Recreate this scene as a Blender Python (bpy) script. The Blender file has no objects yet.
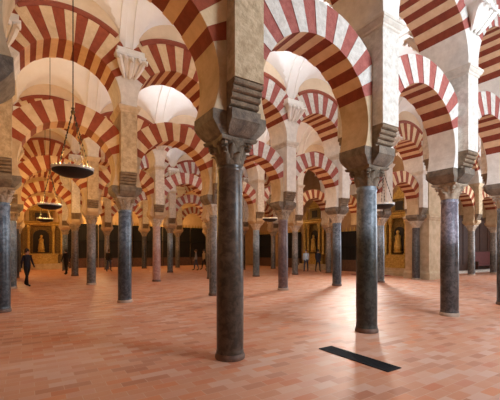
import bpy, bmesh, math, random
from math import sin, cos, pi, sqrt, asin, acos, radians, atan2
from mathutils import Vector, Matrix
R = random.Random(7)
SC = bpy.context.scene
COL = SC.collection
# ------------------------------------------------------------------ grid of the hall (metres); X runs along an arcade, Y across the naves
SP, NV = 3.196, 6.787
CX, CY, EYE, YAW, FPX, HOR = -2.6295, -4.6425, 1.65, radians(32.83), 346.2, 250.4
FW, RT = (sin(YAW), cos(YAW)), (cos(YAW), -sin(YAW))

def ray(px):
    k = (px - 250) / FPX
    return FW[0] + RT[0] * k, FW[1] + RT[1] * k
def on_floor(px, py):
    Z = FPX * EYE / (py - HOR); d = ray(px)
    return CX + d[0] * Z, CY + d[1] * Z
def on_row(px, py, v):
    d = ray(px); Z = (v - CY) / d[1]
    return CX + d[0] * Z, v, EYE + (HOR - py) * Z / FPX

# ------------------------------------------------------------------ materials
def N(nt, t, **kw):
    n = nt.nodes.new(t)
    for k, v in kw.items():
        if k in n.inputs: n.inputs[k].default_value = v
        else: setattr(n, k, v)
    return n
def L(nt, a, b): nt.links.new(a, b)
def mat(name, col, rough=.8, col2=None, scale=4., bump=0., bscale=30., metal=0., detail=5., spread=(.35, .65), spec=.5):
    m = bpy.data.materials.new(name); m.use_nodes = True; nt = m.node_tree
    b = nt.nodes['Principled BSDF']; b.inputs['Roughness'].default_value = rough; b.inputs['Metallic'].default_value = metal
    b.inputs['Specular IOR Level'].default_value = spec
    tc = N(nt, 'ShaderNodeTexCoord'); oi = N(nt, 'ShaderNodeObjectInfo')
    ad = N(nt, 'ShaderNodeVectorMath', operation='ADD'); L(nt, tc.outputs['Object'], ad.inputs[0]); L(nt, oi.outputs['Location'], ad.inputs[1])
    if col2:
        n = N(nt, 'ShaderNodeTexNoise', Scale=scale, Detail=detail, Roughness=.65); L(nt, ad.outputs[0], n.inputs['Vector'])
        r = N(nt, 'ShaderNodeValToRGB'); r.color_ramp.elements[0].position, r.color_ramp.elements[1].position = spread
        r.color_ramp.elements[0].color = (*col, 1); r.color_ramp.elements[1].color = (*col2, 1)
        L(nt, n.outputs['Fac'], r.inputs[0]); L(nt, r.outputs[0], b.inputs['Base Color'])
    else: b.inputs['Base Color'].default_value = (*col, 1)
    if bump:
        n2 = N(nt, 'ShaderNodeTexNoise', Scale=bscale, Detail=6.); L(nt, ad.outputs[0], n2.inputs['Vector'])
        bp = N(nt, 'ShaderNodeBump', Strength=bump, Distance=.02); L(nt, n2.outputs['Fac'], bp.inputs['Height']); L(nt, bp.outputs[0], b.inputs['Normal'])
    return m
def marble(name, up1, up2, lo1, lo2, zmid=1.9, rough=.32, scale=9.):
    """polished shaft stone: veined, with the darker hand-worn patina of the lower part"""
    m = bpy.data.materials.new(name); m.use_nodes = True; nt = m.node_tree
    b = nt.nodes['Principled BSDF']; b.inputs['Roughness'].default_value = rough
    tc = N(nt, 'ShaderNodeTexCoord'); oi = N(nt, 'ShaderNodeObjectInfo')
    ad = N(nt, 'ShaderNodeVectorMath', operation='ADD'); L(nt, tc.outputs['Object'], ad.inputs[0]); L(nt, oi.outputs['Location'], ad.inputs[1])
    n = N(nt, 'ShaderNodeTexNoise', Scale=scale, Detail=8., Roughness=.7, Distortion=.6); L(nt, ad.outputs[0], n.inputs['Vector'])
    ra, rb = N(nt, 'ShaderNodeValToRGB'), N(nt, 'ShaderNodeValToRGB')
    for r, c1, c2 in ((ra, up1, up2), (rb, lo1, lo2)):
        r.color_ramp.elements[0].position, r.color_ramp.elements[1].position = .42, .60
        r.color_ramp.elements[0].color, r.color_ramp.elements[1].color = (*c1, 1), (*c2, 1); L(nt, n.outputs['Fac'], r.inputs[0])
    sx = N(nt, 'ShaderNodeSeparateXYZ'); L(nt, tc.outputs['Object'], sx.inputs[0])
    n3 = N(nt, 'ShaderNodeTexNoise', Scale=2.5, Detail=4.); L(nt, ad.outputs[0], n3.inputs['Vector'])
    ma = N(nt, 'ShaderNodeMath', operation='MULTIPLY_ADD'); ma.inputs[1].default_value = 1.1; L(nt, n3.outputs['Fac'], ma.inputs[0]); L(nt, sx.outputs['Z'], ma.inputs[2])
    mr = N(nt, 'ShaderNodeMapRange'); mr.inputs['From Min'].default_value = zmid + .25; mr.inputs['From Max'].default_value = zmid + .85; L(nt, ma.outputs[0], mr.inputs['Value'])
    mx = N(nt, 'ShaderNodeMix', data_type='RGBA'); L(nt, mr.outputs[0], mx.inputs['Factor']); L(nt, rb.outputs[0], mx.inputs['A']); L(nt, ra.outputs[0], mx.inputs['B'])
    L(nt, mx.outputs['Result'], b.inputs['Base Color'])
    bp = N(nt, 'ShaderNodeBump', Strength=.12, Distance=.01); L(nt, n.outputs['Fac'], bp.inputs['Height']); L(nt, bp.outputs[0], b.inputs['Normal'])
    return m
def glow(name, col, s):
    m = bpy.data.materials.new(name); m.use_nodes = True; b = m.node_tree.nodes['Principled BSDF']
    b.inputs['Base Color'].default_value = (*col, 1); b.inputs['Emission Color'].default_value = (*col, 1); b.inputs['Emission Strength'].default_value = s
    return m

M = {}
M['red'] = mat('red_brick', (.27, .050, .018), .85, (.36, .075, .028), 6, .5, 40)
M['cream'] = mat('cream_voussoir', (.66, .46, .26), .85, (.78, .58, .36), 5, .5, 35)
M['red_soffit'] = mat('shaded_red_brick', (.19, .034, .014), .9, (.26, .050, .022), 6, .4, 40)  # soffit copy of the red, darkened for the shade under the arch
M['cream_soffit'] = mat('warm_bounce_voussoir', (.64, .42, .25), .9, (.74, .51, .32), 5, .4, 35)  # soffit copy of the cream, tinted for warm light bounced under the arch
M['pink'] = mat('cool_lit_red_brick', (.31, .078, .060), .85, (.42, .125, .10), 9, .6, 40)  # front-face copy of the red, paled and pinked for cool light
M['white_vous'] = mat('cool_lit_voussoir', (.54, .49, .43), .85, (.74, .70, .64), 9, .6, 35)  # front-face copy of the cream, whitened for cool light
M['corbel'] = mat('brown_corbel_stone', (.14, .095, .06), .9, (.27, .19, .12), 8, .6, 30)
M['stone'] = mat('rough_sandstone', (.40, .29, .17), .9, (.62, .48, .31), 7, 1.0, 18)
M['lit_pale'] = mat('lit_pale_stone', (.66, .62, .56), .9, (.80, .76, .70), 5, .4, 26)  # stone paled in colour to stand in for light on springers and piers
M['white_cornice'] = mat('pale_cornice', (.58, .52, .44), .85, (.74, .68, .59), 5, .3, 30)  # cornice copy whitened for the cool light on those piers
M['plain'] = mat('plain_stone', (.45, .32, .185), .9, (.60, .45, .29), 3, .4, 20)
M['white_stone'] = mat('cool_lit_stone', (.56, .51, .44), .9, (.78, .73, .66), 9, .8, 26)  # pier stone whitened for the cool light on it; the sill reuses it
M['cornice'] = mat('carved_cornice', (.55, .42, .26), .85, (.72, .58, .40), 5, .3, 30)
M['grey_impost'] = mat('grey_impost', (.11, .086, .066), .85, (.24, .19, .14), 6, .6, 30)
M['capital'] = mat('carved_capital', (.24, .18, .125), .8, (.46, .36, .26), 8, .5, 40)
M['pale_capital'] = mat('pale_capital', (.45, .36, .27), .8, (.66, .56, .45), 8, .5, 40)
M['dark_capital'] = mat('dark_capital', (.10, .075, .05), .75, (.22, .165, .11), 8, .5, 40)
M['wall'] = mat('ochre_plaster', (.62, .42, .22), .9, (.70, .50, .29), 2, .2, 30)
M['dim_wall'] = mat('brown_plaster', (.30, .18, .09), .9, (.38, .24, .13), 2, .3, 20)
M['spandrel'] = mat('tan_plaster', (.66, .50, .34), .9, (.74, .58, .41), 2, .2, 30)
M['moulding'] = mat('red_moulding', (.25, .055, .028), .8, (.31, .075, .038), 6)
M['vault'] = mat('white_vault_plaster', (.80, .76, .71), .9, (.86, .83, .79), 1.2, .08, 20)
M['stucco'] = mat('white_stucco', (.80, .76, .69), .85, (.88, .85, .80), 5, .3, 30)
M['iron'] = mat('black_iron', (.014, .014, .016), .85, spec=.2)
M['dark_wood'] = mat('dark_wood', (.07, .03, .018), .5, (.12, .055, .03), 6, .2, 30)
M['red_wood'] = mat('red_brown_wood', (.16, .04, .035), .5, (.22, .06, .05), 6, .2, 30)
M['gold'] = mat('gilded_wood', (.36, .22, .05), .42, (.62, .42, .12), 8, .4, 20, metal=.55)
M['old_gold'] = mat('darkened_gilding', (.07, .04, .012), .5, (.30, .19, .05), 14, .5, 18, metal=.4, detail=8)
M['niche'] = mat('dark_niche', (.016, .011, .008), .7)
M['brass'] = mat('aged_brass', (.10, .075, .04), .45, (.18, .13, .07), 8, 0, 20, metal=.8)
M['bronze'] = mat('dark_bronze', (.015, .013, .012), .6, metal=.3)
M['cup'] = mat('milky_glass', (.80, .80, .76), .25)
M['carpet'] = mat('red_carpet', (.24, .012, .025), .95, (.30, .02, .035), 12)
M['collar'] = mat('worn_collar', (.09, .05, .035), .6, (.16, .09, .06), 10)
M['pale_collar'] = mat('pale_stone_collar', (.36, .26, .19), .7, (.48, .36, .27), 8)
M['pane'] = glow('skylight_glass', (.86, .93, 1.0), 14.0)
M['frame'] = mat('skylight_frame', (.55, .53, .50), .6)
SH = {
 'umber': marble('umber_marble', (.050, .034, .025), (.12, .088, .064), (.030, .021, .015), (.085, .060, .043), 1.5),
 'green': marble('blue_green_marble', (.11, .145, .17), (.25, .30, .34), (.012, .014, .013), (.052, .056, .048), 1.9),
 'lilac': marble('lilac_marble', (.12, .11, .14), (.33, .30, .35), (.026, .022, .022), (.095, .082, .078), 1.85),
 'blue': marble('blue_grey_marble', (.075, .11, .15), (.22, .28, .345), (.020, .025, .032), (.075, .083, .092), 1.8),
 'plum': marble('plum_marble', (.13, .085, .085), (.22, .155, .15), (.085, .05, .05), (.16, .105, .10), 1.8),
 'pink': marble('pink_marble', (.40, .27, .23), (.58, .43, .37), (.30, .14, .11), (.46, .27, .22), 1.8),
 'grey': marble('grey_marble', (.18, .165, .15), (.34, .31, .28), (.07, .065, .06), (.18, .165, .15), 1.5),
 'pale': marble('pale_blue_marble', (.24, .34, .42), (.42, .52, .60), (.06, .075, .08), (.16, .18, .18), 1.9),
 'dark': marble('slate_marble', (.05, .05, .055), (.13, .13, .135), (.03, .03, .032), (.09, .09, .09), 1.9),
}
SHW = {'umber': 'umber brown', 'green': 'blue-green to black', 'lilac': 'lilac-grey veined', 'blue': 'blue-grey', 'plum': 'plum brown', 'pink': 'pink',
       'grey': 'warm grey', 'pale': 'pale blue', 'dark': 'dark slate'}

# ------------------------------------------------------------------ objects
def tag(o, label=None, cat=None, group=None, kind=None):
    for k, v in (('label', label), ('category', cat), ('group', group), ('kind', kind)):
        if v: o[k] = v
    return o
def empty(name, loc, rz=0.):
    o = bpy.data.objects.new(name, None); COL.objects.link(o); o.location = loc; o.rotation_euler.z = rz; o.empty_display_size = .1
    return o
def link(name, me, parent=None, loc=(0, 0, 0), rz=0.):
    o = bpy.data.objects.new(name, me); COL.objects.link(o); o.location = loc; o.rotation_euler.z = rz
    if parent: o.parent = parent
    return o
class MB:
    def __init__(s): s.v, s.f, s.m = [], [], []
    def add(s, vs, fs, mi=0):
        b = len(s.v); s.v += [tuple(p) for p in vs]; s.f += [tuple(b + i for i in f) for f in fs]; s.m += ([mi] * len(fs) if isinstance(mi, int) else mi); return s
    def box(s, x0, x1, y0, y1, z0, z1, mi=0):
        return s.loft([(x0, x1, y0, y1, z0), (x0, x1, y0, y1, z1)], mi)
    def loft(s, secs, mi=0):
        vs, fs = [], []
        for x0, x1, y0, y1, z in secs: vs += [(x0, y0, z), (x1, y0, z), (x1, y1, z), (x0, y1, z)]
        for k in range(len(secs) - 1):
            a = 4 * k
            for i in range(4): j = (i + 1) % 4; fs.append((a + i, a + j, a + 4 + j, a + 4 + i))
        n = 4 * (len(secs) - 1); fs += [(3, 2, 1, 0), (n, n + 1, n + 2, n + 3)]
        return s.add(vs, fs, mi)
    def rings(s, rings, mi=0, cap=True):
        """skin closed rings (lists of points of the same length)"""
        n = len(rings[0]); vs = [p for r in rings for p in r]; fs = []
        for k in range(len(rings) - 1):
            for i in range(n): j = (i + 1) % n; fs.append((k * n + i, k * n + j, k * n + n + j, k * n + n + i))
        if cap: fs += [tuple(reversed(range(n))), tuple(range((len(rings) - 1) * n, len(rings) * n))]
        return s.add(vs, fs, mi)
    def lathe(s, prof, n=24, mi=0, cap=True, c=(0, 0)):
        return s.rings([[(c[0] + r * cos(2 * pi * i / n), c[1] + r * sin(2 * pi * i / n), z) for i in range(n)] for r, z in prof], mi, cap)
    def tube(s, pts, r, n=8, mi=0):
        pts = [Vector(p) for p in pts]; rs = []
        for k, p in enumerate(pts):
            d = (pts[min(k + 1, len(pts) - 1)] - pts[max(k - 1, 0)]).normalized()
            a = d.cross(Vector((0, 0, 1)) if abs(d.z) < .9 else Vector((1, 0, 0))).normalized(); b = d.cross(a)
            rr = r[k] if isinstance(r, (list, tuple)) else r
            rs.append([tuple(p + a * rr * cos(2 * pi * i / n) + b * rr * sin(2 * pi * i / n)) for i in range(n)])
        return s.rings(rs, mi)
    def prism(s, poly, y0, y1, mi=0):
        """polygon in x,z pushed along y"""
        n = len(poly); vs = [(x, y0, z) for x, z in poly] + [(x, y1, z) for x, z in poly]
        return s.add(vs, [tuple(range(n)), tuple(reversed(range(n, 2 * n)))] + [(j, i, n + i, n + j) for i in range(n) for j in [(i + 1) % n]], mi)
    def mesh(s, name, mats, smooth=False):
        me = bpy.data.meshes.new(name); me.from_pydata(s.v, [], s.f); me.polygons.foreach_set('material_index', s.m)
        for m in (mats if isinstance(mats, (list, tuple)) else [mats]): me.materials.append(m)
        bm = bmesh.new(); bm.from_mesh(me); bmesh.ops.recalc_face_normals(bm, faces=bm.faces); bm.to_mesh(me); bm.free()
        if smooth:
            me.polygons.foreach_set('use_smooth', [True] * len(me.polygons))
            try: me.set_sharp_from_angle(angle=radians(38))
            except Exception: pass
        me.update(); return me
    def build(s, name, mats, parent=None, loc=(0, 0, 0), smooth=False, rz=0.):
        return link(name, s.mesh(name, mats, smooth), parent, loc, rz)

# ------------------------------------------------------------------ arcade pieces
PH, LT, UT = .24, .64, 1.12              # half pier width along the arcade, lower and upper arch thickness
ZI = 3.64                                # top of the impost = springing of the lower arch
RL, ZL, OL = 1.24, 4.08, 1.84            # lower arch: inner radius, centre height, outer radius
RU, ZU, OU = SP / 2 - PH, 6.16, 2.22     # upper arch
ZC = 6.04                                # top of the upper cornice
HB = SP / 2

def ring_mesh(name, ri, ro, zc, clip, T, th0, n, mats, seg=3, step=.012):
    b = MB(); st = []                     # stations: (angle, half thickness, material of the piece that follows)
    for k in range(n):
        a0, a1 = th0 + (pi - 2 * th0) * k / n, th0 + (pi - 2 * th0) * (k + 1) / n
        t = T / 2 + (0 if k % 2 == 0 else step); dr = 0 if k % 2 == 0 else step
        for q in range(seg + 1): st.append((a0 + (a1 - a0) * q / seg, t, dr, k % 2 if q < seg else 0))
    rings = []
    for a, t, dr, mi in st:
        c, s_ = cos(a), sin(a); o = min(ro - dr, clip / max(abs(c), 1e-6))
        i = ri - dr * .5
        p, q = (i * c, zc + i * s_), (o * c, zc + o * s_)
        rings.append([(p[0], -t, p[1]), (p[0], t, p[1]), (q[0], t, q[1]), (q[0], -t, q[1])])
    b.rings(rings)
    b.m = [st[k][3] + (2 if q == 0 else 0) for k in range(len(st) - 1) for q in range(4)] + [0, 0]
    return b.mesh(name, mats)
def springer_mesh(name, ri, ro, zc, clip, T, th0, zs, horse, mat_, side):
    b = MB(); rings = []
    a_lo = -asin((zc - zs) / ri) if horse else 0
    pts = []
    if not horse: pts.append((ri, zs, clip, zs))
    o0 = min(ro, clip / cos(th0)); zt = zc + o0 * sin(th0)
    K = 8
    zb = zc + ri * sin(a_lo)
    for k in range(K + 1):
        a = a_lo + (th0 - a_lo) * k / K
        pts.append((ri * cos(a), zc + ri * sin(a), min(clip, o0 * cos(th0)) if k == K else clip, (zb if horse else zc) + ((zt - (zb if horse else zc)) * k / K)))
    for xi, zi, xo, zo in pts:
        t = T / 2 + .006
        rings.append([(side * xi, -t, zi), (side * xi, t, zi), (side * xo, t, zo), (side * xo, -t, zo)])
    b.rings(rings); return b.mesh(name, mat_)
def band_mesh(name, r0, r1, zc, clip, T, mat_):
    a0 = acos(min(1, clip / r1)) + .01; b = MB(); rings = []
    for k in range(29):
        a = a0 + (pi - 2 * a0) * k / 28; c, s_ = cos(a), sin(a)
        rm = .5 * (r0 + r1)
        def pt(r, t): return (r * c, t, zc + r * s_)
        h = T / 2
        rings.append([pt(r0, -h - .03), pt(rm, -h - .075), pt(r1, -h - .05), pt(r1, h + .05), pt(rm, h + .075), pt(r0, h + .03)])
    b.rings(rings); return b.mesh(name, mat_)
def spandrel_mesh(name, ro, zc, clip, T, top, mat_):
    a0 = acos(clip / ro); b = MB(); rings = []; h = T / 2 - .004
    for k in range(25):
        a = a0 + (pi - 2 * a0) * k / 24; x, z = ro * cos(a), zc + ro * sin(a) - .01
        rings.append([(x, -h, z), (x, h, z), (x, h, top), (x, -h, top)])
    b.rings(rings); return b.mesh(name, mat_)

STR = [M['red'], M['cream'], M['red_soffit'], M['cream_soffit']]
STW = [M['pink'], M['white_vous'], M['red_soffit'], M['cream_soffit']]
THL, THU = radians(22.5), radians(29)
ME = {}
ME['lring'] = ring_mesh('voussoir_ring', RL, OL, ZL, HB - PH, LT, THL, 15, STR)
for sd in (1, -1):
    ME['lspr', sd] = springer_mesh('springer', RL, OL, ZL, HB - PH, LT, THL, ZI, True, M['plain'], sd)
    ME['lspr_w', sd] = springer_mesh('springer', RL, OL, ZL, HB - PH, LT, THL, ZI, True, M['lit_pale'], sd)
    ME['uspr', sd] = springer_mesh('springer', RU, OU, ZU, HB, UT, THU, ZC, False, M['lit_pale'], sd)
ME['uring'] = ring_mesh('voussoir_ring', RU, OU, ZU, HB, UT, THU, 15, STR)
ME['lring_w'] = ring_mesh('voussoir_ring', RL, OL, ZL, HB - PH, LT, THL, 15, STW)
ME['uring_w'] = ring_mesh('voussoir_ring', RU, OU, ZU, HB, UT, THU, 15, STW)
ME['umould'] = band_mesh('moulding', OU - .03, OU + .11, ZU, HB - .3, UT, M['moulding'])
ME['uwall'] = spandrel_mesh('spandrel_wall', OU, ZU, HB, UT, 9.5, M['spandrel'])

def pier_meshes():
    b = MB()
    b.loft([(-PH, PH, -LT / 2, LT / 2, ZI), (-PH, PH, -LT / 2, LT / 2, 4.04), (-PH, PH, -UT / 2, UT / 2, 4.04), (-PH, PH, -UT / 2, UT / 2, ZC - .2)])
    ME['pbody'] = b.mesh('pier_body', M['stone']); ME['pbody_w'] = b.mesh('pier_body', M['white_stone']); ME['pbody_l'] = b.mesh('pier_body', M['lit_pale'])
    b = MB()
    prof = [(ZC + a, d) for a, d in ((-.2, 0), (-.18, .025), (-.14, .025), (-.125, .045), (-.09, .07), (-.06, .075), (-.05, .09), (0, .09))]
    b.loft([(-PH - d, PH + d, -UT / 2 - d, UT / 2 + d, z) for z, d in prof]); ME['pcorn'] = b.mesh('cornice', M['cornice']); ME['pcorn_w'] = b.mesh('cornice', M['white_cornice'])
    for sd in (1, -1):                   # corbel of stacked rolls stepping out of the springing line
        poly = [(LT / 2, ZI - .14), (LT / 2 + .02, ZI - .16)]
        n = 6
        for k in range(n):
            x0 = LT / 2 + .02 + (UT / 2 - LT / 2 - .03) * (k / (n - 1)) ** .8 ; z0 = ZI - .12 + (4.04 - ZI + .12) * k / n; h = (4.04 - ZI + .12) / n
            for q in range(5):
                a = -pi / 2 + pi * q / 4; poly.append((x0 + .03 * cos(a) - .02, z0 + h / 2 + h * .46 * sin(a)))
        poly += [(LT / 2, 4.04)]
        b = MB(); nn = len(poly)
        vs = [(-PH, sd * y, z) for y, z in poly] + [(PH, sd * y, z) for y, z in poly]
        b.add(vs, [tuple(range(nn)), tuple(range(nn, 2 * nn))] + [(i, (i + 1) % nn, nn + (i + 1) % nn, nn + i) for i in range(nn)])
        ME['pcorb', sd] = b.mesh('corbel', M['corbel'])
        # stucco console with leaves on the upper wall
        y = UT / 2; b = MB()
        secs = []
        for z, w, d in ((6.95, .05, .02), (7.00, .10, .06), (7.10, .17, .10), (7.22, .24, .15), (7.34, .31, .22), (7.40, .35, .25), (7.43, .43, .29), (7.50, .45, .30), (7.52, .40, .27), (7.66, .40, .25)):
            secs.append((-w, w, sd * (y - .01) if sd > 0 else -(y + d), (y + d) if sd > 0 else -(y - .01), z))
        b.loft(secs); ME['pcons', sd] = b.mesh('console', M['stucco'])
        b = MB()
        for k in range(-2, 3):
            x = k * .15; w = .06 * (abs(k) % 2)
            pts = [(x * .5, sd * (y + .04), 6.86 + w), (x * .75, sd * (y + .13), 7.02 + w), (x, sd * (y + .22), 7.18 + w), (x * 1.2, sd * (y + .32), 7.32 + w * .5), (x * 1.35, sd * (y + .40), 7.30 + w * .5), (x * 1.4, sd * (y + .41), 7.20 + w * .5)]
            b.tube(pts, [.03, .07, .085, .08, .06, .03], 6)
        ME['pleaf', sd] = b.mesh('leaves', M['stucco'], True)
pier_meshes()

def column_meshes():
    n = 32
    prof = [(.212, .09), (.212, .125), (.204, .14), (.207, .16), (.209, .8), (.207, 1.5), (.199, 2.3), (.191, 2.82), (.200, 2.84), (.205, 2.865), (.200, 2.89), (.192, 2.90), (.192, 2.93)]
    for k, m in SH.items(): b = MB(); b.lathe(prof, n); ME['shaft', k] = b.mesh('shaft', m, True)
    for k in ('collar', 'pale_collar'):
        b = MB(); b.lathe([(.225, 0), (.232, .03), (.228, .06), (.218, .075), (.216, .09)], n); ME['base', k] = b.mesh('base', M[k], True)
    for key in ('capital', 'pale_capital', 'dark_capital'):
        b = MB(); b.lathe([(.188, 2.93), (.20, 2.96), (.196, 3.05), (.205, 3.15), (.24, 3.23), (.265, 3.262), (.265, 3.28)], 24)
        ME['bell', key] = b.mesh('bell', M[key], True)
        # abacus with hollow sides and horns
        rg = []
        for z, s_ in ((3.26, .90), (3.275, .94), (3.295, .97), (3.315, .97)):
            pts = []
            for q in range(4):
                for w in (-1, -.8, -.4, 0, .4, .8):
                    d = .262 + .055 * (w * w) ; x, y = w * .315, -d
                    if w == -1: x, y = -.315, -.315
                    a = q * pi / 2; pts.append((s_ * (x * cos(a) - y * sin(a)), s_ * (x * sin(a) + y * cos(a)), z))
            rg.append(pts)
        b = MB(); b.rings(rg); ME['abacus', key] = b.mesh('abacus', M[key])
        b = MB()                          # two tiers of curled leaves
        for tier, (z0, z1, cnt, ph, r0) in enumerate(((2.94, 3.10, 8, 0, .192), (3.02, 3.22, 8, pi / 8, .196))):
            for i in range(cnt):
                a = ph + i * 2 * pi / cnt
                def P(r, w, z, a=a): return (r * cos(a) - w * sin(a), r * sin(a) + w * cos(a), z)
                h = z1 - z0; rows = []
                for t, out, w in ((0, .0, .055), (.35, .012, .07), (.7, .028, .068), (.92, .06, .05), (1.0, .088, .03), (.90, .105, .015)):
                    z = z0 + h * t; r = r0 + out
                    rows.append([P(r - .025, -w, z), P(r + .006, -w * .55, z), P(r + .018, 0, z), P(r + .006, w * .55, z), P(r - .025, w, z), P(r - .035, 0, z)])
                b.rings(rows)
        ME['acanthus', key] = b.mesh('leaves', M[key], True)
        b = MB()                          # corner volutes
        pts = []
        for k in range(12):
            t = k / 11; an = pi * .9 - 2.0 * pi * t; rr = .05 * (1 - .70 * t)
            pts.append(((.272 + rr * cos(an)), 3.20 + rr * sin(an)))
        pts = [(.20, 3.06), (.212, 3.14)] + pts
        b.tube([(r, 0, z) for r, z in pts], [.042] * 4 + [.044] * (len(pts) - 4), 6)
        ME['volute', key] = b.mesh('volute', M[key], True)
    # impost: cross shaped block curving in to the capital
    for key in ('grey_impost', 'plain', 'dark_capital'):
        b = MB(); sec = []
        x1, y1, x0, y0 = .445, .345, .27, .25
        for z, t in ((3.315, 0), (3.33, .20), (3.36, .38), (3.40, .60), (3.44, .80), (3.485, .97), (3.495, 1.03), (ZI, 1.04)):
            dx, dy = x0 + (x1 - x0) * t, y0 + (y1 - y0) * t
            ex, ey = min(dx * .62, PH) , dy + .13 * t
            jx, jy = dx, min(dy, LT / 2)
            pts = [(-jx, -jy), (-ex, -jy), (-ex, -ey), (ex, -ey), (ex, -jy), (jx, -jy), (jx, jy), (ex, jy), (ex, ey), (-ex, ey), (-ex, jy), (-jx, jy)]
            sec.append([(x, y, z) for x, y in pts])
        b.rings(sec); ME['impost', key] = b.mesh('impost', M[key])
column_meshes()

ORD = ['first', 'second', 'third', 'fourth', 'fifth', 'sixth', 'seventh', 'eighth', 'ninth', 'tenth']
ROWN = ['front arcade', 'second arcade', 'third arcade', 'fourth arcade', 'rearmost arcade']
FIRST = [0, -1, -1, -1, -1]
def nth(i, j): k = i - FIRST[j]; return ORD[k] if 0 <= k < 10 else None
def cpos(i, j): return (i * SP, j * NV, 0)

def column(i, j, shaft, cap='capital', imp='grey_impost', base='collar', label=None, rz=0.):
    t = empty('marble_column', cpos(i, j))
    k = nth(i, j)
    label = label or (f'{SHW[shaft]} marble column with carved capital, {k} along the {ROWN[j]}' if k else f'{SHW[shaft]} marble column before the start of the {ROWN[j]}')
    tag(t, label, 'column', 'marble columns of the arcades', 'thing')
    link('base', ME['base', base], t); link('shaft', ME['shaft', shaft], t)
    c = link('capital', ME['bell', cap], t)
    link('leaves', ME['acanthus', cap], c); [link('volute', ME['volute', cap], c, rz=pi / 4 + q * pi / 2) for q in range(4)]; link('abacus', ME['abacus', cap], c)
    link('impost', ME['impost', imp], t)
    return t
def pier(i, j, white=False, label=None, cons=(1, -1)):
    t = empty('masonry_pier', (i * SP, j * NV, ZI)); k = nth(i, j)
    label = label or (f'tall {"whitish" if white else "sandstone"} pier with cornice above the {k} column of the {ROWN[j]}' if k else f'sandstone pier above the column before the start of the {ROWN[j]}')
    tag(t, label, 'pier', 'masonry piers on the columns', 'thing')
    z = (0, 0, -ZI)
    link('pier_body', ME[('pbody_l' if j == 1 else 'pbody_w') if white else 'pbody'], t, z); link('cornice', ME['pcorn_w' if white else 'pcorn'], t, z)
    for sd in (1, -1): link('corbel', ME['pcorb', sd], t, z)
    for sd in cons:
        c = link('console', ME['pcons', sd], t, z); link('leaves', ME['pleaf', sd], c)
    return t
def arch(i, j, lower=True, upper=True, la=None, lb=None):
    wf = '_w' if (j == 0 and i >= 0) or (j >= 1 and 1 <= i < 4) else ''
    x, y = (i + .5) * SP, j * NV; a, b_ = nth(i, j), nth(i + 1, j)
    if a and b_: where = f'between the {a} and {b_} columns of the {ROWN[j]}'
    else: where = f'past the {"first" if b_ else nth(i, j) or "last"} column of the {ROWN[j]}'
    if lower:
        t = empty('horseshoe_arch', (x, y, ZI)); z = (0, 0, -ZI)
        tag(t, la or f'lower red and cream horseshoe arch {where}', 'arch', 'lower striped horseshoe arches', 'thing')
        link('voussoir_ring', ME['lring' + wf], t, z)
        for sd in (1, -1): link('springer', ME['lspr_w' if (j == 0 and i >= 1) or (j == 1 and 2 <= i < 4) else 'lspr', sd], t, z)
    if upper:
        t = empty('round_arch', (x, y, ZC)); z = (0, 0, -ZC)
        tag(t, lb or f'upper red and cream round arch {where}', 'arch', 'upper striped round arches', 'thing')
        link('voussoir_ring', ME['uring' + wf], t, z); link('moulding', ME['umould'], t, z); link('spandrel_wall', ME['uwall'], t, z)
        for sd in (1, -1): link('springer', ME['uspr', sd], t, z)

# row by row: shaft, capital, impost, collar
ROW0 = {-1: ('dark', 'dark_capital', 'grey_impost', 'collar'), 0: ('umber', 'dark_capital', 'grey_impost', 'collar'), 1: ('green', 'dark_capital', 'grey_impost', 'collar'),
        2: ('lilac', 'capital', 'grey_impost', 'pale_collar'), 3: ('blue', 'capital', 'grey_impost', 'collar'), 4: ('dark', 'capital', 'grey_impost', 'collar')}
ROW1 = {-2: ('dark', 'capital', 'grey_impost', 'collar'), -1: ('blue', 'capital', 'grey_impost', 'collar'), 0: ('blue', 'capital', 'grey_impost', 'pale_collar'), 1: ('grey', 'pale_capital', 'grey_impost', 'collar'),
        2: ('plum', 'capital', 'grey_impost', 'pale_collar'), 3: ('blue', 'pale_capital', 'grey_impost', 'collar'), 4: ('pale', 'pale_capital', 'grey_impost', 'collar'), 5: ('dark', 'pale_capital', 'grey_impost', 'pale_collar')}
ROW2 = {-2: ('dark', 'capital', 'grey_impost', 'collar'), -1: ('pale', 'capital', 'grey_impost', 'pale_collar'), 0: ('grey', 'capital', 'plain', 'pale_collar'), 1: ('pink', 'pale_capital', 'plain', 'collar'), 2: ('grey', 'capital', 'plain', 'collar'),
        3: ('pale', 'pale_capital', 'plain', 'collar'), 4: ('grey', 'pale_capital', 'plain', 'collar'), 5: ('grey', 'capital', 'plain', 'collar')}
ROW3 = {-2: 'grey', -1: 'dark', 0: 'grey', 1: 'dark', 2: 'pale', 3: 'grey', 4: 'dark', 5: 'grey'}
ROW4 = {-2: 'grey', -1: 'dark', 0: 'blue', 1: 'grey', 2: 'dark', 3: 'grey', 4: 'grey', 5: 'dark'}
LAB = {(0, 0): 'massive umber brown marble column standing nearest of all, alone in front', (1, 0): 'stout blue-green to black marble column just behind the floor grate',
       (2, 0): 'lilac-grey veined column, dark below, beside the pale stone wall corner', (-1, 1): 'dark blue column cut by the picture edge opposite the umber column',
       (0, 1): 'blue-grey column standing free beside the large hanging lamp', (1, 2): 'slim pink marble column with a pale capital', (2, 1): 'plum brown column standing free in the middle distance'}
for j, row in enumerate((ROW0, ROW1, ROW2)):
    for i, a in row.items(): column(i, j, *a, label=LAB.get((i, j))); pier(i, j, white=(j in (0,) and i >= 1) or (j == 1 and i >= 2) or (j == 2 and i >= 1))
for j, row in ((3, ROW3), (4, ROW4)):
    for i, k in row.items(): column(i, j, k, 'capital', 'plain', 'collar'); pier(i, j, white=(i >= 0))
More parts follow.
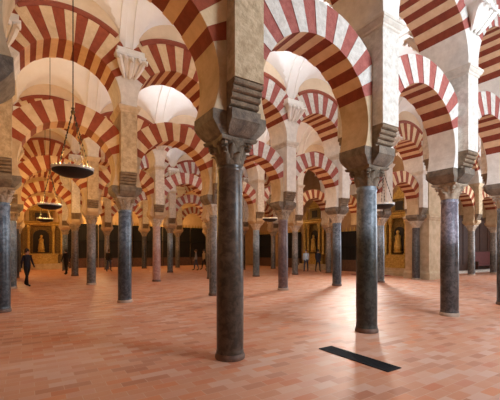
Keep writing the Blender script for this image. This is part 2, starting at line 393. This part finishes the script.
for j, (a, b_) in enumerate(((-1, 4), (-2, 5), (-2, 6), (-2, 6), (-2, 6))):
    for i in range(a, b_):
        if nth(i + 1, j) and i < 5: arch(i, j)
        elif i == 5: arch(i, j, la=f'lower red and cream horseshoe arch ending the {ROWN[j]} at the chapel wall', lb=f'upper red and cream round arch ending the {ROWN[j]} at the chapel wall')
# the second arcade goes on past the stone corner
for i in (7, 8):
    column(i, 1, 'grey', 'pale_capital', 'plain', 'pale_collar', label='slender pale column beyond the stone corner, ' + ('beside the carved bench' if i == 7 else 'at the picture edge')); pier(i, 1, label='dim pier above the slender column beyond the stone corner' + ('' if i == 7 else ', at the picture edge'))
for i, w in ((6, 'next to the stone corner'), (7, 'above the carved bench'), (8, 'last before the picture edge')):
    arch(i, 1, la=f'dim lower striped arch beyond the stone corner, {w}', lb=f'dim upper striped arch beyond the stone corner, {w}')

# ------------------------------------------------------------------ the setting
def struct(o): o['kind'] = 'structure'; return o
def floor_mat():
    m = bpy.data.materials.new('terracotta_pavers'); m.use_nodes = True; nt = m.node_tree; b = nt.nodes['Principled BSDF']
    tc = N(nt, 'ShaderNodeTexCoord')
    br = N(nt, 'ShaderNodeTexBrick', Scale=1.); br.offset = .5
    for k, v in (('Brick Width', .30), ('Row Height', .15), ('Mortar Size', .004), ('Mortar Smooth', .2), ('Bias', 0.)): br.inputs[k].default_value = v
    br.inputs['Color1'].default_value = (0, 0, 0, 1); br.inputs['Color2'].default_value = (1, 1, 1, 1); br.inputs['Mortar'].default_value = (.5, .5, .5, 1)
    L(nt, tc.outputs['Object'], br.inputs['Vector'])
    rp = N(nt, 'ShaderNodeValToRGB'); cr = rp.color_ramp
    cr.elements[0].position, cr.elements[0].color = 0, (.38, .125, .06, 1); cr.elements[1].position, cr.elements[1].color = 1, (.66, .25, .11, 1)
    for p, c in ((.25, (.60, .30, .18, 1)), (.5, (.56, .24, .13, 1)), (.75, (.64, .43, .34, 1)), (.88, (.52, .14, .05, 1))): e = cr.elements.new(p); e.color = c
    L(nt, br.outputs['Color'], rp.inputs[0])
    n = N(nt, 'ShaderNodeTexNoise', Scale=.55, Detail=5., Roughness=.6); L(nt, tc.outputs['Object'], n.inputs['Vector'])
    r2 = N(nt, 'ShaderNodeValToRGB'); r2.color_ramp.elements[0].position, r2.color_ramp.elements[1].position = .35, .65
    r2.color_ramp.elements[0].color, r2.color_ramp.elements[1].color = (.58, .22, .105, 1), (.62, .38, .28, 1); L(nt, n.outputs['Fac'], r2.inputs[0])
    mx = N(nt, 'ShaderNodeMix', data_type='RGBA'); mx.inputs['Factor'].default_value = .33; L(nt, rp.outputs[0], mx.inputs['A']); L(nt, r2.outputs[0], mx.inputs['B'])
    mm = N(nt, 'ShaderNodeMix', data_type='RGBA'); L(nt, br.outputs['Fac'], mm.inputs['Factor']); L(nt, mx.outputs['Result'], mm.inputs['A']); mm.inputs['B'].default_value = (.60, .38, .27, 1)
    L(nt, mm.outputs['Result'], b.inputs['Base Color']); b.inputs['Roughness'].default_value = .5; b.inputs['Specular IOR Level'].default_value = .35
    n2 = N(nt, 'ShaderNodeTexNoise', Scale=14., Detail=4.); L(nt, tc.outputs['Object'], n2.inputs['Vector'])
    bp = N(nt, 'ShaderNodeBump', Strength=.15, Distance=.01); L(nt, n2.outputs['Fac'], bp.inputs['Height']); L(nt, bp.outputs[0], b.inputs['Normal'])
    return m
XL, XR, XW, YB, YF = -9.7, 34.0, 18.95, 31.6, -7.3
struct(MB().box(XL, XR, YF, YB + .4, -.3, 0).build('floor', floor_mat()))
struct(MB().box(XL, XR, YB, YB + .4, 0, 10.5).build('wall_back', M['wall']))
struct(MB().box(XL - .4, XL, YF, YB + .4, 0, 10.5).build('wall_left', M['wall']))
struct(MB().box(XL, XR, YF - .4, YF, 0, 10.5).build('wall_front', M['wall']))
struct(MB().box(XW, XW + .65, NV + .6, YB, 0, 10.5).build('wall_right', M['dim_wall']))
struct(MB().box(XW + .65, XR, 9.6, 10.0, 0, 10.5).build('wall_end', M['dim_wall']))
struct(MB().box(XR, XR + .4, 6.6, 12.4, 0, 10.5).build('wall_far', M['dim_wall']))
# stone corner of the chapel wall, behind the sixth column of the second arcade
b = MB(); cx0, cx1, cy0, cy1 = 16.35, 17.75, NV - .55, NV + .9
prof = [(0, .08), (.35, .08), (.42, .02), (.46, 0), (3.35, 0), (3.40, .05), (3.46, .05), (3.52, .10), (3.60, .10), (3.66, .03), (3.70, 0), (9.75, 0)]
b.loft([(cx0 - d, cx1 + d, cy0 - d, cy1 + d, z) for z, d in prof])
o = struct(b.build('wall_corner', M['plain']))

# plaster vaults: one per nave, a barrel crossed by a lunette over every bay
def vault(j, x0, x1, y0=None, y1=None):
    ya, yb = j * NV + UT / 2 - .02, (j + 1) * NV - UT / 2 + .02
    hw, yc = (yb - ya) / 2, (ya + yb) / 2
    if y0 is not None: ya = y0
    xs = []; k0, k1 = math.floor(x0 / SP), math.ceil(x1 / SP)
    for k in range(k0, k1 + 1):
        c = k * SP
        for d in (-.30, -.285, -.11, -.10, 0., .10, .11, .285, .30): xs.append(c + d)
        for q in range(1, 20): xs.append(c + .30 + (SP - .60) * q / 20)
    xs = sorted(x for x in set(xs) if x0 <= x <= x1); NY = 36
    vs, fs = [], []
    for x in xs:
        k = round(x / SP); s_ = x - (math.floor(x / SP) + .5) * SP; w = HB - .17
        zl = 7.60 + (1.40 * sqrt(max(0, 1 - (s_ / w) ** 2)) if abs(s_) < w else 0)
        e = abs(x - k * SP); rib = .13 if .105 < e < .29 else (.05 if e <= .105 else 0)
        for q in range(NY + 1):
            y = ya + (yb - ya) * (1 - cos(pi * q / NY)) / 2
            t = (y - yc) / hw
            zb = 7.62 + 2.5 * sqrt(max(0, 1 - t * t))
            vs.append((x, y, max(zb, zl + (1 - abs(t)) * .9 * (zl > 7.61)) - rib))
    n = NY + 1
    for a in range(len(xs) - 1):
        for q in range(NY): fs.append((a * n + q, a * n + q + 1, a * n + n + q + 1, a * n + n + q))
    b = MB(); b.add(vs, fs); o = b.build('ceiling', M['vault'])
    md = o.modifiers.new('thickness', 'SOLIDIFY'); md.thickness = .2; md.offset = 1
    # make sure it thickens upwards
    me = o.data
    if me.polygons[len(me.polygons) // 2].normal.z < 0: me.flip_normals()
    me.polygons.foreach_set('use_smooth', [True] * len(me.polygons)); me.set_sharp_from_angle(angle=radians(30))
    return struct(o)
vault(-1, XL, XR)
for j in range(4): vault(j, XL, XR if j < 1 else XW + .3)
struct(MB().box(XL, XR, 4 * NV + .5, YB, 9.6, 9.9).build('ceiling', M['vault']))
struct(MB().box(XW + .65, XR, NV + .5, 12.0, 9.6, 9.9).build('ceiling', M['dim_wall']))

# skylights let into the vault crowns
def skylight(x, j, s=.75, where=''):
    y = (j + .5) * NV; z = 10.12
    t = empty('skylight', (x, y, z)); tag(t, f'square skylight in the white vault {where}', 'skylight', 'skylights of the vaults', 'thing')
    b = MB()
    b.rings([[(-s, -s, 0), (s, -s, 0), (s, s, 0), (-s, s, 0)], [(-s, -s, .06), (s, -s, .06), (s, s, .06), (-s, s, .06)],
             [(-s - .1, -s - .1, .06), (s + .1, -s - .1, .06), (s + .1, s + .1, .06), (-s - .1, s + .1, .06)], [(-s - .1, -s - .1, -.05), (s + .1, -s - .1, -.05), (s + .1, s + .1, -.05), (-s - .1, s + .1, -.05)],
             [(-s, -s, -.05), (s, -s, -.05), (s, s, -.05), (-s, s, -.05)], [(-s, -s, 0), (s, -s, 0), (s, s, 0), (-s, s, 0)]], cap=False)
    b.build('frame', M['frame'], t)
    MB().box(-s, s, -s, s, .0, .04).build('pane', M['pane'], t)
SKY = [(0.5, -1, 'overhead, added out of view in front of the umber column'), (-0.5, -1, 'overhead, added out of view before the start of the front arcade'), (1.5, 0, 'over the second bay behind the umber column'), (2.5, 0, 'behind the blue-green column'), (3.5, 0, 'behind the lilac-grey column'), (5.5, 0, 'at the far end behind the front arcade'),
       (0.5, 1, 'of the second nave, near the hanging lamp'), (1.5, 1, 'of the second nave, behind the umber column'), (2.5, 1, 'of the second nave behind the plum column'), (4.5, 1, 'of the second nave, near the stone corner'),
       (1.5, 2, 'of the third nave, behind the pink column'), (3.5, 2, 'of the third nave, before the chapel wall'),
       (2.5, -1, 'overhead, added out of view in front of the blue-green column'), (3.5, -1, 'overhead, added out of view in front of the lilac-grey column'), (5.5, -1, 'overhead, added out of view past the end of the front arcade')]  # the ones above the camera nave are added to brighten floor and piers
for i, j, w in SKY: skylight(i * SP, j, where=w)

# ------------------------------------------------------------------ floor grate
p = [on_floor(320.5, 348.5), on_floor(333, 347), on_floor(400, 368.5), on_floor(385.5, 372)]
gx, gy = sum(q[0] for q in p) / 4, sum(q[1] for q in p) / 4
t = empty('floor_grate', (gx, gy, 0), 0.0); tag(t, 'long black iron floor grate set in the terracotta paving', 'grate')
gw, gl = .15, .66
b = MB(); b.rings([[(-gw, -gl, .001), (gw, -gl, .001), (gw, gl, .001), (-gw, gl, .001)], [(-gw, -gl, .012), (gw, -gl, .012), (gw, gl, .012), (-gw, gl, .012)],
                   [(-gw + .025, -gl + .025, .012), (gw - .025, -gl + .025, .012), (gw - .025, gl - .025, .012), (-gw + .025, gl - .025, .012)],
                   [(-gw + .025, -gl + .025, .001), (gw - .025, -gl + .025, .001), (gw - .025, gl - .025, .001), (-gw + .025, gl - .025, .001)]], cap=True)
b.build('frame', M['iron'], t)
b = MB()
for k in range(30): y = -gl + .045 + k * (2 * gl - .09) / 29; b.box(-gw + .03, gw - .03, y - .012, y + .012, .002, .009)
b.build('grille', M['iron'], t)

# ------------------------------------------------------------------ hanging lamps
def lamp(x, y, z, label, watts=0, r=.39):
    t = empty('hanging_lamp', (x, y, z)); tag(t, label, 'lamp', 'round hanging lamps of the naves')
    b = MB(); b.lathe([(.02, -.10), (.10, -.095), (.24, -.07), (r - .06, -.02), (r, .02), (r, .05), (r - .02, .055), (r - .03, .03), (.2, .0), (.02, -.02)], 40); b.build('dish', M['bronze'], t, smooth=True)
    b = MB(); b.lathe([(r + .004, .05), (r + .012, .06), (r + .012, .095), (r - .02, .10), (r - .03, .05)], 40, cap=False)
    for k in range(24):
        a = k * 2 * pi / 24; b.lathe([(.014, .09), (.024, .10), (.026, .12), (.022, .125)], 8, c=((r - .01) * cos(a), (r - .01) * sin(a)))
    b.build('glass_cups', M['cup'], t, smooth=True)
    top = 1.25
    for k in range(4):
        a = pi / 4 + k * pi / 2
        b = MB(); pts = [((r - .02) * cos(a) * (1 - q / 10) + .02 * cos(a) * q / 10, (r - .02) * sin(a) * (1 - q / 10) + .02 * sin(a) * q / 10, .09 + (top - .09) * q / 10) for q in range(11)]
        b.tube(pts, .007, 5)
        for q in range(1, 10): px, py, pz = pts[q]; b.lathe([(.004, pz - .03), (.016, pz - .012), (.016, pz + .012), (.004, pz + .03)], 6, c=(px, py))
        b.build('chain', M['niche'], t)
    b = MB(); b.lathe([(.005, top - .05), (.035, top - .02), (.045, top + .02), (.02, top + .06), (.035, top + .09), (.005, top + .13)], 12); b.build('boss', M['brass'], t, smooth=True)
    b = MB(); b.tube([(0, 0, top + .1), (0, 0, 10.26 - z)], .011, 6); b.build('cable', M['iron'], t)
    if watts: point(x, y, z + .15, watts, (1., .53, .15), .06)
def point(x, y, z, w, c, r=.1):
    l = bpy.data.lights.new('lamp_or_fill_light', 'POINT'); l.energy = w; l.color = c; l.shadow_soft_size = r
    o = bpy.data.objects.new('lamp_or_fill_light', l); COL.objects.link(o); o.location = (x, y, z); return o
def area(x, y, z, d, w, c, sx, sy):
    l = bpy.data.lights.new('added_area_light', 'AREA'); l.energy = w; l.color = c; l.shape = 'RECTANGLE'; l.size = sx; l.size_y = sy
    o = bpy.data.objects.new('added_area_light', l); COL.objects.link(o); o.location = (x, y, z); o.rotation_euler = Vector(d).to_track_quat('-Z', 'Y').to_euler(); return o
for j, px, lab, w in ((0, 73, 'large dark round lamp hanging on chains in the nearest nave', 170), (1, 50, 'round lamp on a long cable, smaller, hanging behind the large one', 210), (2, 45, 'gold-lit round lamp hanging before the gilded altar', 280),
                      (0, 383, 'small round lamp half hidden behind the blue-green column', 30), (1, 270, 'small round lamp beside the plum brown column', 60)):
    x, y, z = on_row(px, 205, (j + .5) * NV); lamp(x, y, 3.26, lab, w)

# ------------------------------------------------------------------ far end: altars, screens, benches
def retable(x, y, rz, label, w=3.4, h=5.6):
    t = empty('gilded_altar', (x, y, 0), rz); tag(t, label, 'altar', 'gilded altars along the walls')
    hw = w / 2
    b = MB()
    for k in range(3): b.box(-hw - .3 + k * .15, hw + .3 - k * .15, -1.5 + k * .25, 0, k * .16, k * .16 + .16)
    b.build('steps', M['plain'], t)
    b = MB(); b.loft([(-hw * .7, hw * .7, -.95, -.1, .48), (-hw * .7, hw * .7, -.95, -.1, 1.25), (-hw * .74, hw * .74, -1.0, -.1, 1.25), (-hw * .74, hw * .74, -1.0, -.1, 1.36)]); b.build('altar_table', M['gold'], t)
    MB().box(-hw, hw, -.3, -.02, .48, h * .66).build('back_panel', M['old_gold'], t)
    b = MB(); poly = [(-hw * .34, 1.45)] + [(-hw * .34 * cos(pi * k / 12), h * .48 + hw * .34 * sin(pi * k / 12)) for k in range(13)] + [(hw * .34, 1.45)]
    b.prism(poly, -.36, -.29); b.build('niche', M['niche'], t)
    for sx in (-.88, -.52, .52, .88):
        b = MB(); c = (sx * hw, -.48)
        b.lathe([(.16, 1.3), (.16, 1.42), (.11, 1.46), (.12, 1.9), (.105, 2.8), (.10, h * .56), (.14, h * .58), (.17, h * .62), (.17, h * .64)], 12, c=c); b.build('colonnette', M['gold'], t, smooth=True)
    b = MB(); b.loft([(-hw - d, hw + d, -.6 - d, -.02, z) for z, d in ((h * .64, 0), (h * .66, .04), (h * .675, .04), (h * .685, .12), (h * .70, .14))]); b.build('entablature', M['gold'], t)
    b = MB(); b.box(-hw * .5, hw * .5, -.35, -.02, h * .70, h * .86); b.build('upper_tier', M['old_gold'], t)
    b = MB(); b.prism([(-hw * .6, h * .86), (hw * .6, h * .86), (hw * .3, h * .92), (.12, h * .95), (0, h), (-.12, h * .95), (-hw * .3, h * .92)], -.45, -.02); b.build('pediment', M['gold'], t)
    b = MB(); b.prism([(-hw * .26, h * .73), (-hw * .26, h * .83), (hw * .26, h * .83), (hw * .26, h * .73)], -.38, -.34); b.build('painting', M['niche'], t)
    for sx in (-.8, .8):
        b = MB(); b.lathe([(.12, h * .70), (.05, h * .73), (.13, h * .77), (.14, h * .80), (.06, h * .84), (.02, h * .90)], 10, c=(sx * hw, -.3)); b.build('finial', M['gold'], t, smooth=True)
    # statue in the niche
    b = MB(); b.lathe([(.26, 1.5), (.28, 1.6), (.20, 1.66), (.26, 1.75), (.22, 2.1), (.17, 2.4), (.21, 2.6), (.12, 2.72), (.07, 2.76), (.10, 2.84), (.10, 2.94), (.04, 3.02)], 14, c=(0, -.5)); b.build('statue', M['gold'], t, smooth=True)
x, y, z = on_row(41, 240, YB)
retable(x, YB, 0, 'gilded altar with columns glowing at the far end past the hanging lamps', 3.6, 6.0)
retable(XW, 17.8, -pi / 2, 'tall gilded altar on the chapel wall between the plum and blue-grey columns', 2.6, 6.2)
retable(XW, 9.6, -pi / 2, 'gilded altar on the chapel wall beside the stone corner', 2.2, 6.0)
def screen(x, y, w, h, label, rz=0.):
    t = empty('iron_screen', (x, y, 0), rz); tag(t, label, 'iron screen', 'iron screens closing the chapels')
    b = MB(); b.box(-w / 2, w / 2, -.06, .06, 0, .9).build('plinth', M['dark_wood'], t)
    b = MB()
    n = int(w / .14)
    for k in range(n + 1): xx = -w / 2 + k * w / n; b.box(xx - .016, xx + .016, -.016, .016, .9, h)
    b.build('bars', M['iron'], t)
    b = MB(); b.box(-w / 2, w / 2, -.05, .05, h * .62, h * .66).build('rail', M['iron'], t)
    b = MB(); b.box(-w / 2, w / 2, -.06, .06, h, h + .16).build('top_rail', M['iron'], t)
    b = MB()
    n = 9
    for k in range(n): xx = -w / 2 + (k + .5) * w / n; b.prism([(xx - .09, h + .16), (xx + .09, h + .16), (xx + .05, h + .3), (xx, h + .5), (xx - .05, h + .3)], -.02, .02)
    b.build('cresting', M['gold'], t)
    b = MB(); b.box(-w / 2, w / 2, .12, .14, 0, h).build('backing', M['niche'], t)
for k, i in enumerate((0, 1, 2, 3, 4, 5)):
    screen((i + .5) * SP, YB - .16, 3.1, 4.0, f'black iron chapel screen on the far wall behind the {nth(i, 4)} column of the rearmost arcade')
screen(XW - .16, 13.6, 3.6, 3.0, 'black iron screen on the chapel wall between the two tall gilded altars', -pi / 2)
screen(XW - .16, 21.6, 3.4, 3.2, 'black iron screen on the chapel wall behind the third arcade', -pi / 2)
screen(XW - .16, 26., 3.4, 3.2, 'black iron screen on the chapel wall near the far corner', -pi / 2)
x0, y0 = on_floor(386, 271.5)
o = MB().box(16.0, 17.3, 9.3, 11.5, .001, .02).build('altar_carpet', M['carpet']); tag(o, 'dark red carpet laid before the altar beside the stone corner', 'carpet')
def bench(x, y, w, label, rz=0.):
    t = empty('choir_bench', (x, y, 0), rz); tag(t, label, 'bench')
    b = MB(); b.box(-w / 2, w / 2, -.25, .25, .40, .46).build('seat', M['red_wood'], t)
    b = MB(); b.box(-w / 2, w / 2, .19, .26, .46, 1.55).build('backrest', M['red_wood'], t)
    b = MB(); b.loft([(-w / 2 - .03, w / 2 + .03, .16, .29, 1.55), (-w / 2 - .05, w / 2 + .05, .14, .31, 1.62)]).build('top_rail', M['dark_wood'], t)
    for sx in (-1, 1): b = MB(); b.box(sx * (w / 2 - .04) - .04, sx * (w / 2 - .04) + .04, -.25, .25, 0, .40).build('leg', M['dark_wood'], t); b = MB(); b.box(sx * (w / 2 - .04) - .04, sx * (w / 2 - .04) + .04, -.25, .19, .46, .75).build('armrest', M['dark_wood'], t)
bench(29.6, 9.0, 3.6, 'red-brown wooden bench with high back beyond the stone corner')
def sill(x0, x1, y0, y1): return MB().box(x0, x1, y0, y1, .001, .16)
o = sill(19.8, 33, 7.9, 8.4).build('trim_1', M['white_stone']); struct(o)
# panelled choir enclosure behind the bench
t = empty('wooden_panelling', (28.8, 9.6, 0)); tag(t, 'dark brown wooden panelling on the wall behind the bench', 'panelling')
b = MB(); b.box(-4.9, 4.9, -.12, 0, .0, 4.2).build('backboard', M['dark_wood'], t)
b = MB(); b.loft([(-4.95, 4.95, -.16 - d, 0, z) for z, d in ((4.2, 0), (4.28, .06), (4.36, .10), (4.44, .10))]).build('cornice', M['dark_wood'], t)
for k in range(7):
    x = -4.2 + k * 1.4; b = MB(); b.loft([(x - .55, x + .55, -.16, -.12, .5), (x - .55, x + .55, -.16, -.12, 3.8)]); b.build('panel', M['dark_wood'], t)

# ------------------------------------------------------------------ people
def skin_body(name, pts, edges, rad, mats, regions, parent):
    me = bpy.data.meshes.new(name); me.from_pydata(pts, edges, []); o = bpy.data.objects.new(name, me); COL.objects.link(o)
    o.modifiers.new('s', 'SKIN'); 
    for i, r in enumerate(rad): me.skin_vertices[0].data[i].radius = r if isinstance(r, tuple) else (r, r); me.skin_vertices[0].data[i].use_root = (i == 0)
    o.modifiers.new('u', 'SUBSURF').levels = 1; o.modifiers['u'].render_levels = 1
    dg = bpy.context.evaluated_depsgraph_get(); m2 = bpy.data.meshes.new_from_object(o.evaluated_get(dg)); COL.objects.unlink(o); bpy.data.objects.remove(o)
    m2.name = name; m2.materials.clear()
    for m in mats: m2.materials.append(m)
    for p in m2.polygons: p.material_index = regions(p.center); p.use_smooth = True
    return link(name, m2, parent)
SKINM = mat('skin', (.55, .33, .23), .6); 
def cloth(c): return mat('cloth', c, .9, tuple(v * 1.25 for v in c), 20, .2, 60)
def person(x, y, rz, top, legs, hair, label, h=1.70, stride=.18, sleeve=True):
    t = empty('person', (x, y, 0), rz); tag(t, label, 'person')
    k = h / 1.70; s = stride
    P = [(0, 0, .93), (0, .0, 1.12), (0, -.01, 1.32), (0, 0, 1.43), (0, .01, 1.50), (0, .02, 1.58), (0, .02, 1.66)]
    E = [(0, 1), (1, 2), (2, 3), (3, 4), (4, 5), (5, 6)]; RD = [(.15, .11), (.145, .10), (.165, .11), (.08, .07), (.052, .055), (.078, .095), (.06, .075)]
    def add(p, par, r): P.append(p); E.append((par, len(P) - 1)); RD.append(r); return len(P) - 1
    for sd in (-1, 1):
        f = s * sd
        a = add((sd * .09, 0, .86), 0, .095); a = add((sd * .10, f * .55, .50), a, .062); a = add((sd * .10, f * 1.0 - .04, .10), a, .045); a = add((sd * .11, f * 1.0 + .06, .045), a, (.045, .04)); add((sd * .115, f + .14, .04), a, (.04, .03))
        a = add((sd * .185, 0, 1.385), 2, .06); a = add((sd * .235, -f * .25, 1.12), a, .045); a = add((sd * .23, -f * .6 + .06, .90), a, .034); add((sd * .225, -f * .7 + .08, .80), a, (.022, .04))
    P = [(a * k, b * k, c * k) for a, b, c in P]; RD = [tuple(v * k for v in (r if isinstance(r, tuple) else (r, r))) for r in RD]
    def reg(c):
        z = c.z / k
        if z < .075: return 3
        if z > 1.47: return 0
        if abs(c.x) / k > .17 and z < (.86 if sleeve else 1.2): return 0
        return 1 if z > .90 else 2
    body = skin_body('body', P, E, RD, [SKINM, top, legs, M['iron']], reg, t)
    b = MB(); b.lathe([(.03 * k, 1.54 * k), (.088 * k, 1.56 * k), (.098 * k, 1.62 * k), (.085 * k, 1.70 * k), (.05 * k, 1.745 * k), (.01 * k, 1.755 * k)], 14, c=(0, -.012 * k)); b.build('hair', hair, body, smooth=True)
    for sd in (-1, 1): b = MB(); b.lathe([(.001, 1.600 * k), (.011, 1.604 * k), (.013, 1.612 * k), (.011, 1.620 * k), (.001, 1.624 * k)], 8, c=(sd * .033, .112 * k)); b.build('eye', M['iron'], body)
    b = MB(); b.tube([(0, .105 * k, 1.61 * k), (0, .128 * k, 1.575 * k), (0, .108 * k, 1.565 * k)], [.01, .018, .01], 6); b.build('nose', SKINM, body, smooth=True)
HAIR = mat('dark_hair', (.02, .014, .01), .6); HAIRB = mat('brown_hair', (.09, .05, .025), .6)
navy, black, ltblue, grey_c, jean, tan = cloth((.012, .016, .03)), cloth((.012, .011, .011)), cloth((.42, .54, .70)), cloth((.25, .24, .23)), cloth((.035, .05, .09)), cloth((.30, .22, .14))
for px, py, rz, tp, lg, hr, lab in (
    (27, 286, -2.4, navy, black, HAIR, 'person in dark navy coat walking before the gilded altar'),
    (66, 274.5, .6, black, black, HAIR, 'person in black standing beside the grey column of the fourth arcade'),
    (306, 271.2, 2.2, ltblue, jean, HAIRB, 'person in light blue shirt near the plum brown column'),
    (318, 271.8, -1.2, navy, navy, HAIR, 'person in dark blue standing next to the light blue shirt'),
    (196, 270.3, 1.2, grey_c, jean, HAIRB, 'person in grey top walking behind the pink column'),
    (204, 269.6, 1.6, tan, black, HAIR, 'person in tan top walking ahead of the grey top'),
    (109, 271.5, -.5, black, jean, HAIRB, 'person in black top behind the blue-grey column')):
    x, y = on_floor(px, py); person(x, y, rz, tp, lg, hr, lab)

# ------------------------------------------------------------------ light
W = bpy.data.worlds.new('World'); SC.world = W; W.use_nodes = True
W.node_tree.nodes['Background'].inputs[0].default_value = (.75, .86, 1, 1); W.node_tree.nodes['Background'].inputs[1].default_value = .6
area(33.5, -3.4, 4.5, (-1, .05, 0), 900, (.80, .90, 1.), 6, 7)          # added out-of-view fill at the open end of the first nave
area(24, 2.5, 4.2, (-1, .06, 0), 480, (.85, .92, 1.), 3, 6)           # added out-of-view fill inside the second nave, no opening there
area(5.2, -6.9, 5.0, (0, 1, .02), 700, (.74, .87, 1.), 3, 4)            # added unseen light to brighten the pier fronts; the wall has no window
o = area(18.6, 12.0, 7.6, (-18.6, -13., -7.6), 640, (1., .93, .84), 2.2, 2.6); o.data.spread = radians(95)   # added beam for the slanting column shadows; no window in the chapel wall
for x, y, w in ((4.8, 3.4, 120), (9.6, 3.4, 60), (3.2, 10.2, 75), (8, 10.2, 90), (4, 17, 110), (10, 17, 70)):
    area(x, y, 7.9, (0, 0, 1), w, (.80, .90, 1.), 2.2, 2.2)  # added upward fills to whiten the vaults, no fixtures
for x, y, w in ((-1.6, 10.2, 25), (-1.6, 3.4, 45), (-4.8, 10.2, 25)): area(x, y, 7.6, (0, 0, 1), w, (1., .84, .64), 2.2, 2.2)  # added warm upward fills for the vaults on the left, no fixtures
for x, y, z, w in ((-4, 24, 4.6, 380), (3, 29.2, 4.6, 260), (10, 29.2, 4.6, 220), (-4.5, 28.5, 4.6, 120), (16.5, 12.9, 4.5, 60), (16.5, 22, 4.5, 120), (25, 8.6, 4.6, 14), (7, 22.5, 4.4, 120), (-5, 10, 4.4, 60)):
    point(x, y, z, w, (1., .60, .24), .12)  # added warm fills with no lamp there, for the yellow-lit back rows

# ------------------------------------------------------------------ camera
cam = bpy.data.cameras.new('camera'); co = bpy.data.objects.new('camera', cam); COL.objects.link(co); SC.camera = co
co.location = (CX, CY, EYE); co.rotation_euler = (pi / 2, 0, -YAW); cam.sensor_width = 36; cam.lens = FPX / 500 * 36; cam.shift_y = (HOR - 200) / 500; cam.clip_start = .05; cam.clip_end = 200
vs = SC.view_settings; vs.view_transform = 'Standard'; vs.look = 'None'; vs.exposure = 0.15; vs.gamma = 1; vs.use_curve_mapping = False
